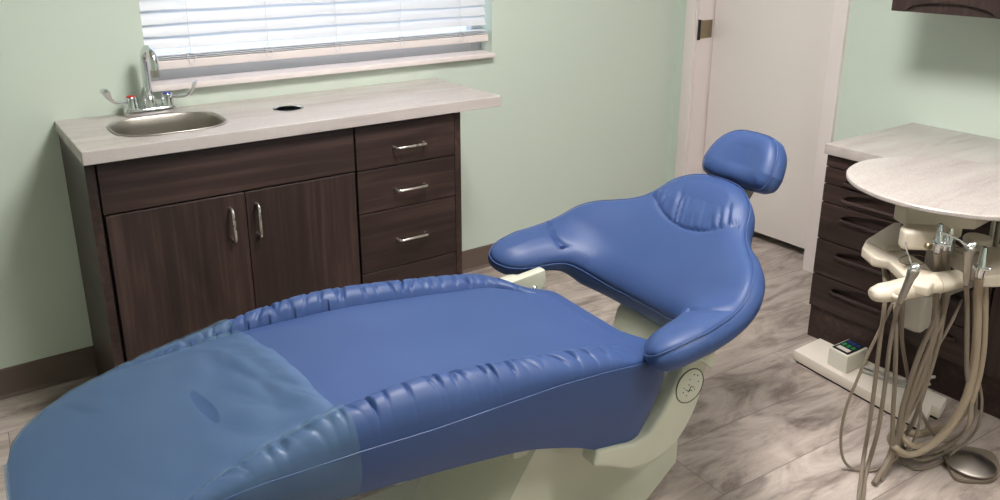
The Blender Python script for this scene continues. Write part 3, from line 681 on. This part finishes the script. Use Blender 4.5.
# lift arm: chamfered column leaning towards the foot end
def colsec(z, xf, xs, xr):
    return [(xf, -.07, z), (xs, -.16, z), (xr - .035, -.16, z), (xr, -.12, z), (xr, .12, z), (xr - .035, .16, z), (xs, .16, z), (xf, .07, z)]
b = new(); V = loft(b, [colsec(.02, .24, .31, .92), colsec(.10, .30, .365, 1.02), colsec(.16, .34, .405, 1.02), colsec(.335, .44, .52, 1.0)])
bmesh.ops.bevel(b, geom=[e for e in b.edges if e.calc_face_angle(0) > .35], offset=.006, segments=2, affect='EDGES')
lf = obj('lift_arm', b, M['cream'], ch, T=CT_.copy(), angle=40)
b = new(); lathe(b, [(0, .001), (.055, .001), (.058, -.001)], (.68, -.1605, .325), (0, -1, 0), 32); obj('pivot_recess_shade', b, M['black'], lf, T=CT_.copy(), label='flat black disc painting the shade of the round pivot recess')  # no real hollow: a flat disc, the recess's shade put into its black colour
b = new()
pl = [(x * 1.0, y, 0) for x, y in squircle(.37, .22, 4, 64)]
prism(b, [(.30 + x, y, 0.0) for x, y, _ in pl], (0, 0, .055), .012, 3); obj('base_plate', b, M['cream'], ch, T=CT_.copy())

# plastic sleeve over the foot pad
fc = thing('foot_cover', 'clear plastic sleeve pulled over the foot end of the blue chair', 'cover', CT_ @ Vector((-.25, 0, .44)), CA)
def endu(v, top): return -.022 + .008 * math.sin(v * 9 + 1) - .16 * v
b = new(); us2 = list(np.linspace(-.552, -.52, 8)) + list(np.linspace(-.513, 0, 110))
rings = []
for i, u in enumerate(us2):
    R_ = section(max(u, -.545), .0035, 120); f = i / (len(us2) - 1); out = []
    for (x, v, z) in R_:
        xx = x + (u - max(u, -.545)); uu = xx
        s = sm((uu + .2) / .2)
        fold = .0075 * math.sin((v * 26 + uu * 16) ) * math.exp(-((uu + .12) / .14) ** 2) * sm((.27 - abs(v)) / .05)
        fold += .0022 * math.sin(v * 95 + uu * 70 + 2 * math.sin(uu * 30)) * math.exp(-((uu + .06) / .07) ** 2)
        fold += .0015 * math.sin(uu * 55 + v * 20)
        fold += .009 * math.exp(-((uu + .075 + .28 * v) / .022) ** 2) * sm((.22 - abs(v)) / .08) + .007 * math.exp(-((uu + .16 + .2 * v) / .03) ** 2) * sm((.2 - abs(v)) / .08)
        fold -= .004 * math.exp(-((uu + .115 + .25 * v) / .018) ** 2) * sm((.2 - abs(v)) / .08)
        fold += .007 * math.exp(-((uu + .40 + .5 * (v - .2)) / .016) ** 2) * sm((v - .1) / .05) * sm((.26 - v) / .03) + .005 * math.exp(-((uu + .34 + .5 * (v - .2)) / .016) ** 2) * sm((v - .13) / .05) * sm((.26 - v) / .03)
        tight = .012 * sm((uu + .15) / .15) * math.exp(-(v / .17) ** 2)          # the film bridges the hollow between the bolsters
        xx = xx + sm((uu + .12) / .12) * (endu(v, True))
        istop = z > fS(max(u, -.545)) - .004 and abs(v - VS) < fW(max(u, -.545)) - .001
        zz = (topz(max(xx, -.545), v - VS) + .0035 + abs(fold) + tight) if istop and u > -.5 else z + (.002 if istop else 0)
        out.append((xx, v + (.0015 * math.sin(uu * 60) if z < fS(max(u, -.545)) else 0) * (1 if v > 0 else -1), zz))
    rings.append(out)
loft(b, rings, True, False)
obj('sleeve', b, M['film'], fc, T=CT_.copy(), angle=60)
b = new(); tube(b, [(.000, -.262, .607), (.004, -.268, .601)], .0035, 6, flat=.4); tube(b, [(.006, -.272, .594), (.008, -.277, .588)], .0035, 6, flat=.4)
obj('tape_dot', b, M['cord'], fc, T=CT_.copy(), label='tiny white tape scraps at the sleeve edge')

# ------------------------------------------------------------------ delivery unit
TZ = .83; TX, TY, TR = 1.990, -1.895, .287
du = thing('delivery_unit', 'beige dental delivery unit with a round pale tray top and hanging instrument hoses', 'dental unit', (TX, TY, 0))
b = new(); lathe(b, [(0, -.014), (TR - .004, -.014), (TR, -.010), (TR, -.003), (TR - .003, 0), (0, 0)], (TX, TY, TZ), seg=120); obj('tray_top', b, M['stone'], du, angle=30)
def hpoly(px, z): return [tuple(atz(u, v, z)) for u, v in px]
# plate under the tray, then the control box
b = new(); prism(b, hpoly([(893, 219), (903, 207), (985, 205), (990, 222), (975, 230), (905, 226)], .745), (0, 0, .07), .006); obj('mounting_plate', b, M['beige'], du)
b = new(); prism(b, hpoly([(900, 226), (908, 219), (962, 214), (965, 219), (937, 232), (905, 231)], .752), (0, 0, -.055), .012, 4); cb = obj('control_box', b, M['beige'], du)
c_ = atz(929, 249, TZ - .1)
b = new(); cc = atz(937, 240, .70); q0 = atz(930, 250, .73)
stem = atd(938, 262, 2.16)
b = new(); lathe(b, [(.030, 0), (.034, .004), (.034, .16), (.0, .16)], (stem[0], stem[1], stem[2] - .08), seg=32); obj('stem', b, M['grey'], du)
hw_ = atd(919, 300, 2.16)
b = new(); t = bmesh.new(); rr = []
for z, sx, sy in ((.0, .035, .024), (.018, .043, .030), (.10, .052, .038), (.155, .055, .042)):
    rr.append([t.verts.new((hw_[0] + .01 + x, hw_[1] + y, .397 + z * .78)) for x, y in squircle(sx, sy, 5, 32)])
for A, B in zip(rr, rr[1:]):
    for k in range(32): t.faces.new((A[k], A[(k + 1) % 32], B[(k + 1) % 32], B[k]))
t.faces.new(rr[0][::-1]); t.faces.new(rr[-1]); merge(b, t)
box(b, (hw_[0] - .004, hw_[1] - .02, .389), (hw_[0] + .02, hw_[1] + .012, .401), .003)
obj('junction_housing', b, M['whitep'], du)
b = new(); tube(b, cat([(hw_[0] + .02, hw_[1], .47), (hw_[0] + .12, hw_[1] - .02, .50), (hw_[0] + .30, hw_[1] - .04, .50), (XF - .0005, hw_[1] - .06, .50)], 6), .022, 14); obj('support_arm', b, M['grey'], du)
# left holder arm
ZL = .637
b = new(); prism(b, hpoly([(862, 247), (866, 239), (876, 236), (889, 241), (905, 250), (926, 263), (939, 277), (930, 287), (914, 284), (902, 273), (889, 260), (873, 257)], ZL), (0, 0, -.03), .009, 4); obj('holder_arm', b, M['beige'], du)
b = new(); prism(b, hpoly([(867, 238), (893, 222), (902, 222), (902, 246), (885, 247)], ZL + .012), (0, 0, -.026), .008, 3); obj('arm_link', b, M['beige'], du)
b = new(); cL = atz(913.5, 260, ZL + .0008); tube(b, [(cL[0] + .048 * math.cos(a), cL[1] + .03 * math.sin(a) , cL[2]) for a in np.linspace(0, 2 * math.pi, 41)[:-1]], .0011, 6, closed=True); obj('emblem_ring', b, M['aged'], du, label='thin dark oval ring on the left arm')
# cross bar that carries the left instruments
A0, A1 = atd(871, 295, 1.95), atd(962, 278, 1.99)
def barsec(P0, P1, prof, name, mat, parent, seg=20, hz=1.0):
    P0, P1 = Vector(P0), Vector(P1); t = (P1 - P0).normalized(); up = Vector((0, 0, 1)); sd = t.cross(up).normalized(); up = sd.cross(t); bb = new(); rg = []
    for f, r in prof:
        rg.append([bb.verts.new(P0.lerp(P1, f) + sd * r * math.cos(a) * 1.0 + up * r * hz * math.sin(a)) for a in [2 * math.pi * k / seg for k in range(seg)]])
    for A, B in zip(rg, rg[1:]):
        for k in range(seg): bb.faces.new((A[k], A[(k + 1) % seg], B[(k + 1) % seg], B[k]))
    bb.faces.new(rg[0][::-1]); bb.faces.new(rg[-1]); return obj(name, bb, mat, parent, angle=50)
barsec(A0, A1, [(0, .012), (.01, .018), (.04, .024), (.12, .031), (.30, .032), (.305, .034), (.58, .034), (.585, .031), (.70, .031), (.705, .034), (.97, .029), (1, .02)], 'holder_bar', M['beige'], du, 24, .78)
def notch(u, v, dep, r=.016):
    q = atd(u, v, dep); b = new(); tube(b, [(q[0] + r * math.cos(a), q[1] + r * math.sin(a), q[2]) for a in np.linspace(math.radians(-20), math.radians(250), 18)], .0055, 10); obj('holder_clip', b, M['beige'], du)
notch(900, 296, 1.925); notch(958, 284, 2.0)
# right holder slab
ZR = .64
b = new(); prism(b, hpoly([(943, 243), (949, 240), (956, 243), (962, 247), (1004, 243), (1030, 252), (1022, 272), (1002, 276), (984, 276), (962, 263), (945, 251)], ZR), (0, 0, -.034), .008, 4); obj('holder_slab', b, M['beige'], du)
b = new(); prism(b, hpoly([(932, 237), (941, 233), (951, 246), (944, 254), (934, 247)], ZR), (0, 0, -.032), .006, 3); obj('holder_slab', b, M['beige'], du)
b = new(); cR = atz(966, 251, ZR + .0006); tube(b, [(cR[0] + .030 * math.cos(a), cR[1] + .030 * math.sin(a), cR[2]) for a in np.linspace(0, 2 * math.pi, 41)[:-1]], .0011, 6, closed=True); obj('emblem_ring', b, M['aged'], du, label='thin dark ring on the right slab')
pk = atz(978, 238, ZR + .035)
b = new(); lathe(b, [(.028, -.032), (.028, -.02), (.036, -.016), (.038, -.004), (.034, .004), (0, .007)], tuple(pk), seg=40); obj('puck', b, M['beige'], du)
b = new(); kn = atd(927.5, 245.5, 1.99); lathe(b, [(0, .012), (.007, .012), (.010, .008), (.010, 0), (0, 0)], tuple(kn), tuple(-FH), 20); obj('knob', b, M['aged'], du)
for q in ((993, 229), (999, 230)):
    b = new(); kk = atz(q[0], q[1], ZR + .05); lathe(b, [(0, .026), (.006, .025), (.007, .018), (.007, -.05), (0, -.05)], tuple(kk), seg=16); obj('valve_knob', b, M['steel'], du)

def hose(pts, r, parent=None, name='hose', mat='hose', dep=2.03, flat=1.0):
    P = []
    for q in pts:
        u, v = q[0], q[1]; dd = q[2] if len(q) > 2 else dep; w = atd(u, v, dd)
        if w[2] < r * 1.05 + .0005: w = atz(u, v, r * 1.05 + .0005 + (q[3] if len(q) > 3 else 0))
        P.append(w)
    b = new(); tube(b, cat(P, 9), r, 10, flat=flat); return obj(name, b, M[mat], parent)

# instruments: each is a thing with its tip and its own hose
def axis_lathe(P0, P1, prof, name, mat, parent, seg=20, label=None):
    P0, P1 = Vector(P0), Vector(P1); b = new(); L = (P1 - P0).length; lathe(b, [(r, f * L) for f, r in prof], tuple(P0), tuple(P1 - P0), seg); return obj(name, b, M[mat], parent, angle=50, label=label)
def syringe(label, base, head, tip_pts, dep, hosepts, grp=None):
    P0, P1 = atd(*base, dep), atd(*head, dep); t = thing('air_water_syringe', label, 'syringe', tuple(P0))
    axis_lathe(P0, P1, [(0, 0), (0, .0065), (.1, .0085), (.45, .0095), (.75, .011), (.9, .014), (1.0, .014), (1.06, .010), (1.08, 0)], 'body', 'steel', t)
    h = Vector(P1); b = new(); lathe(b, [(0, -.013), (.009, -.013), (.010, -.008), (.010, .010), (.007, .015), (0, .015)], tuple(h + Vector((0, 0, .004))), (.5, -.35, .5), 18); obj('button', b, M['chrome'], t)
    b = new(); tube(b, cat([P1] + [atd(u, v, dep) for u, v in tip_pts], 6), [.0045] * 6 + [.0028] * (6 * (len(tip_pts) - 1) + 1), 10); obj('tip', b, M['chrome'], t)
    hose([(base[0], base[1], dep)] + hosepts, .0062, t); return t
syringe('steel air and water syringe with a thin upright tip, on the left holder arm', (899, 303), (914, 270), [(912, 264), (907, 251), (905.5, 242)], 1.905,
        [(896, 315), (890, 345), (885, 385), (878, 430), (867, 470), (862, 505)])
syringe('steel air and water syringe with a long bent tip, on the right slab', (966, 285), (970, 248), [(962, 242), (951, 236), (942, 233), (937, 235)], 1.935,
        [(967, 300), (967, 335), (967, 370), (971, 400), (969, 425, 2.0), (955, 440, 2.04), (935, 452, 2.06)])
def valve(label, base, top, dep, s, hosepts, hr_, cat_='suction handpiece', mat='chrome', hm='hose'):
    P0, P1 = atd(*base, dep), atd(*top, dep); t = thing('suction_valve', label, cat_, tuple(P0))
    axis_lathe(P0, P1, [(0, 0), (0, .8 * s), (.18, .85 * s), (.2, s), (.42, s), (.45, .8 * s), (.95, .62 * s), (1, .55 * s), (1.0, .42 * s), (.9, .4 * s), (.9, 0)], 'body', mat, t)
    m = Vector(P0).lerp(Vector(P1), .34); b = new(); sd = Vector((FH[1], -FH[0], 0))
    lathe(b, [(0, -1.5 * s), (.5 * s, -1.5 * s), (.62 * s, -1.2 * s), (.62 * s, 1.2 * s), (.5 * s, 1.5 * s), (0, 1.5 * s)], tuple(m - Vector(tuple(FH)) * s * .35), tuple(sd * .7 - Vector(tuple(FH)) * .7), 18); obj('lever', b, M['chrome'], t)
    hose([(base[0], base[1], dep)] + hosepts, hr_, t, mat=hm); return t
valve('large chrome suction valve standing at the right end of the holder slab', (979, 277), (985, 247), 1.95, .013,
      [(978, 295), (977, 330), (974, 365), (966, 398), (949, 428), (926, 448), (907, 454), (895, 447), (891, 437, 2.06, .02), (900, 431, 2.1), (918, 434, 2.12), (945, 428, 2.14)], .0115, hm='hose2')
valve('tall chrome suction valve at the left end of the right holder slab', (937, 252), (941, 224), 1.95, .010,
      [(937, 270), (936, 300), (935, 330), (924, 370), (910, 405), (898, 432), (888, 460), (874, 484)], .0085)
valve('short chrome valve beside the tall suction valve', (944, 250), (948, 233), 1.95, .008,
      [(945, 270), (945, 300), (939, 340), (926, 385), (914, 420, 2.06), (902, 445, 2.08, .012), (921, 460, 2.08, .014), (957, 447, 2.1, .01)], .0062)
p_ = atd(951, 236, 1.965); t = thing('handpiece', 'small handpiece with a pale green tip behind the chrome valves', 'handpiece', tuple(p_))
axis_lathe(atd(949, 250, 1.965), atd(951.5, 229, 1.965), [(0, .007), (.5, .008), (.55, .006), (1, .0055), (1.03, 0)], 'body', 'chrome', t)
axis_lathe(atd(951.2, 234, 1.965), atd(951.8, 228, 1.965), [(0, .0065), (1, .0055), (1.1, 0)], 'tip', 'cream', t)
# loose supply hoses of the unit
for r, pts in ((.0042, [(893, 303), (882, 325), (870, 350), (858, 378), (846, 408), (841, 436), (843, 458), (853, 469), (869, 471), (888, 464), (903, 452), (916, 444)]),
               (.0060, [(884, 262, 2.2), (885, 300), (880, 340), (876, 375), (870, 420), (863, 462), (858, 505)]),
               (.0060, [(890, 262, 2.2), (894, 285, 2.1), (896, 330), (895, 380), (893, 415), (893, 445), (899, 456)]),
               (.0055, [(903, 300, 2.05), (902, 340, 2.08), (906, 365, 2.1), (911, 392, 2.1), (924, 418, 2.1), (939, 440, 2.1, .01), (960, 436, 2.1), (974, 415, 2.1), (976, 380, 2.07), (975, 340, 2.05), (974, 290, 2.05)]),
               (.0070, [(948, 285, 2.05), (936, 318), (921, 350), (909, 385), (901, 415), (899, 440), (912, 455, 2.1, .01), (935, 456, 2.1, .01), (955, 440, 2.1)]),
               (.0040, [(962, 300, 2.06), (950, 325), (936, 350), (925, 374), (921, 400), (920, 420), (914, 440), (907, 448)]),
               (.0065, [(952, 275, 2.07), (943, 315), (928, 350), (914, 385), (904, 420), (897, 445), (890, 462), (880, 480)]),
               (.0050, [(936, 290, 2.05), (932, 330), (928, 370), (920, 395), (912, 410), (899, 430), (894, 448), (902, 463, 2.1), (918, 469, 2.1), (940, 463, 2.1), (955, 450, 2.1)]),
               (.0055, [(878, 256, 2.24), (886, 275, 2.15), (900, 300, 2.12), (902, 340, 2.15), (908, 375, 2.15), (916, 395, 2.18)]),
               (.0085, [(985, 285, 2.03), (985, 320, 2.03), (982, 360, 2.03), (972, 400, 2.03), (955, 425, 2.05), (935, 441, 2.07), (915, 446), (904, 438), (900, 426, 2.1, .02), (906, 412, 2.12), (912, 395, 2.12)]),
               (.0040, [(978, 290, 2.05), (976, 330), (977, 370), (982, 400), (978, 425), (968, 440, 2.06), (950, 455, 2.06)])):
    hose(pts, r, du, mat='hose2' if r > .008 else 'hose')

# foot pedal
pc = atz(971, 462, .03)
fp = thing('foot_pedal', 'round brushed steel foot pedal on a beige base under the hoses', 'foot pedal', (pc[0], pc[1], 0))
b = new(); PL = [tuple(atz(u, v, .001)) for u, v in [(942, 452), (950, 447), (962, 449), (990, 455), (1000, 470), (994, 482), (975, 484), (955, 481), (947, 468)]]
prism(b, [tuple(q) for q in cat(PL, 5, True)], (0, 0, .014), .004, 2); obj('pedal_base', b, M['hose'], fp)
b = new(); lathe(b, [(.0, .052), (.004, .0518), (.062, .030), (.066, .027), (.066, .022), (.06, .018), (0, .018)], (pc[0], pc[1], 0), seg=56); lathe(b, [(.03, .012), (.03, .03)], (pc[0], pc[1], 0)); obj('disc', b, M['steel'], fp)

# floor board and switch box
bd = thing('floor_board', 'off-white board lying on the floor along the drawer cabinet', 'board', tuple(atz(860, 380, 0)))
L4 = [atz(794, 350, .045), atz(820, 338, .045), atz(947, 398, .045), atz(941, 409, .045), atz(932, 405, .045), atz(925, 422, .045)]
b = new(); prism(b, [tuple(q) for q in L4], (0, 0, -.037), .003, 2); obj('panel', b, M['board'], bd)
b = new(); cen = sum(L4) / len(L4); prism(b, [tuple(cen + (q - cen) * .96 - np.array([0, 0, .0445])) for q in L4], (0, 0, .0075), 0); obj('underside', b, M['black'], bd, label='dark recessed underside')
sw = thing('switch_box', 'white control box with a dark printed label, on the off-white floor board', 'control box', tuple(atz(848, 356, .046)))
BX = [atz(829, 347, .112), atz(849, 338.5, .112), atz(868.5, 348, .112), atz(848, 357, .112)]
b = new(); cen = sum(BX) / 4; prism(b, [tuple(q) for q in BX], (0, 0, -.0662), .004, 3); obj('housing', b, M['whitep'], sw)
ex, ey = (BX[2] - BX[3]), (BX[0] - BX[3]); o0 = BX[3]
def lab(u0, v0, u1, v1, h): return [tuple(o0 + ex * u + ey * v + np.array([0, 0, h])) for u, v in ((u0, v0), (u1, v0), (u1, v1), (u0, v1))]
b = new(); prism(b, lab(.08, .10, .94, .92, .0002), (0, 0, .003), .0008, 1); lb = obj('label_plate', b, M['dark'], sw)
b = new()
for k in range(3): prism(b, lab(.70, .22 + .23 * k, .84, .36 + .23 * k, .0032), (0, 0, .001))
obj('blue_marks', b, M['bluep'], lb, smooth=False)
b = new()
for k in range(3): prism(b, lab(.44, .22 + .23 * k, .60, .36 + .23 * k, .0032), (0, 0, .001))
obj('green_marks', b, M['greenp'], lb, smooth=False)
b = new(); prism(b, lab(.16, .20, .34, .80, .0032), (0, 0, .001)); obj('white_strip', b, M['whitep'], lb, smooth=False)
for i, (r, pts) in enumerate(((.0055, [(862, 366, 2.50), (880, 372, 2.50), (900, 381, 2.48), (925, 378, 2.52), (945, 371, 2.58)]), (.005, [(860, 369, 2.47), (880, 378, 2.46), (905, 386, 2.42), (930, 384, 2.44)]))):
    P = [atz(u, v, .056 if i == 0 else .052) for u, v, *_ in pts]; P = [np.array([min(q[0], 2.312), q[1], q[2]]) for q in P]; b = new(); tube(b, cat(P, 8), r, 10); obj('cable', b, M['greyhose'], sw)

# ------------------------------------------------------------------ light
def troffer(x, y, e):
    t = thing('ceiling_light', 'square recessed ceiling light panel overhead', 'light', (x, y, ZC - .02), 0, 'ceiling light panels')
    b = new(); box(b, (x - .33, y - .33, ZC - .014), (x + .33, y - .30, ZC - .0005)); box(b, (x - .33, y + .30, ZC - .014), (x + .33, y + .33, ZC - .0005))
    box(b, (x - .33, y - .30, ZC - .014), (x - .30, y + .30, ZC - .0005)); box(b, (x + .30, y - .30, ZC - .014), (x + .33, y + .30, ZC - .0005)); obj('frame', b, M['trim'], t)
    b = new(); box(b, (x - .30, y - .30, ZC - .009), (x + .30, y + .30, ZC - .004)); obj('diffuser', b, emit('diffuser_glow', (1, .955, .92), e), t, smooth=False)
troffer(1.0, -1.75, 60); troffer(1.3, -3.3, 28)
W = bpy.data.worlds.new('world'); SC.world = W; W.use_nodes = True
bg = W.node_tree.nodes['Background']; bg.inputs[0].default_value = (.78, .88, 1.0, 1); bg.inputs[1].default_value = 1.5
la = bpy.data.lights.new('window_daylight', 'AREA'); la.shape = 'RECTANGLE'; la.size = 1.5; la.size_y = 1.2; la.energy = 8; la.color = (.75, .86, 1)
lo = bpy.data.objects.new('window_daylight', la); COL.objects.link(lo); lo.location = (1.03, .45, 1.7); lo.rotation_euler = (math.radians(-90 + 15), 0, 0)
SC.view_settings.view_transform = 'Standard'; SC.view_settings.look = 'None'; SC.view_settings.gamma = 1; SC.view_settings.use_curve_mapping = False
SC.view_settings.exposure = 0.0
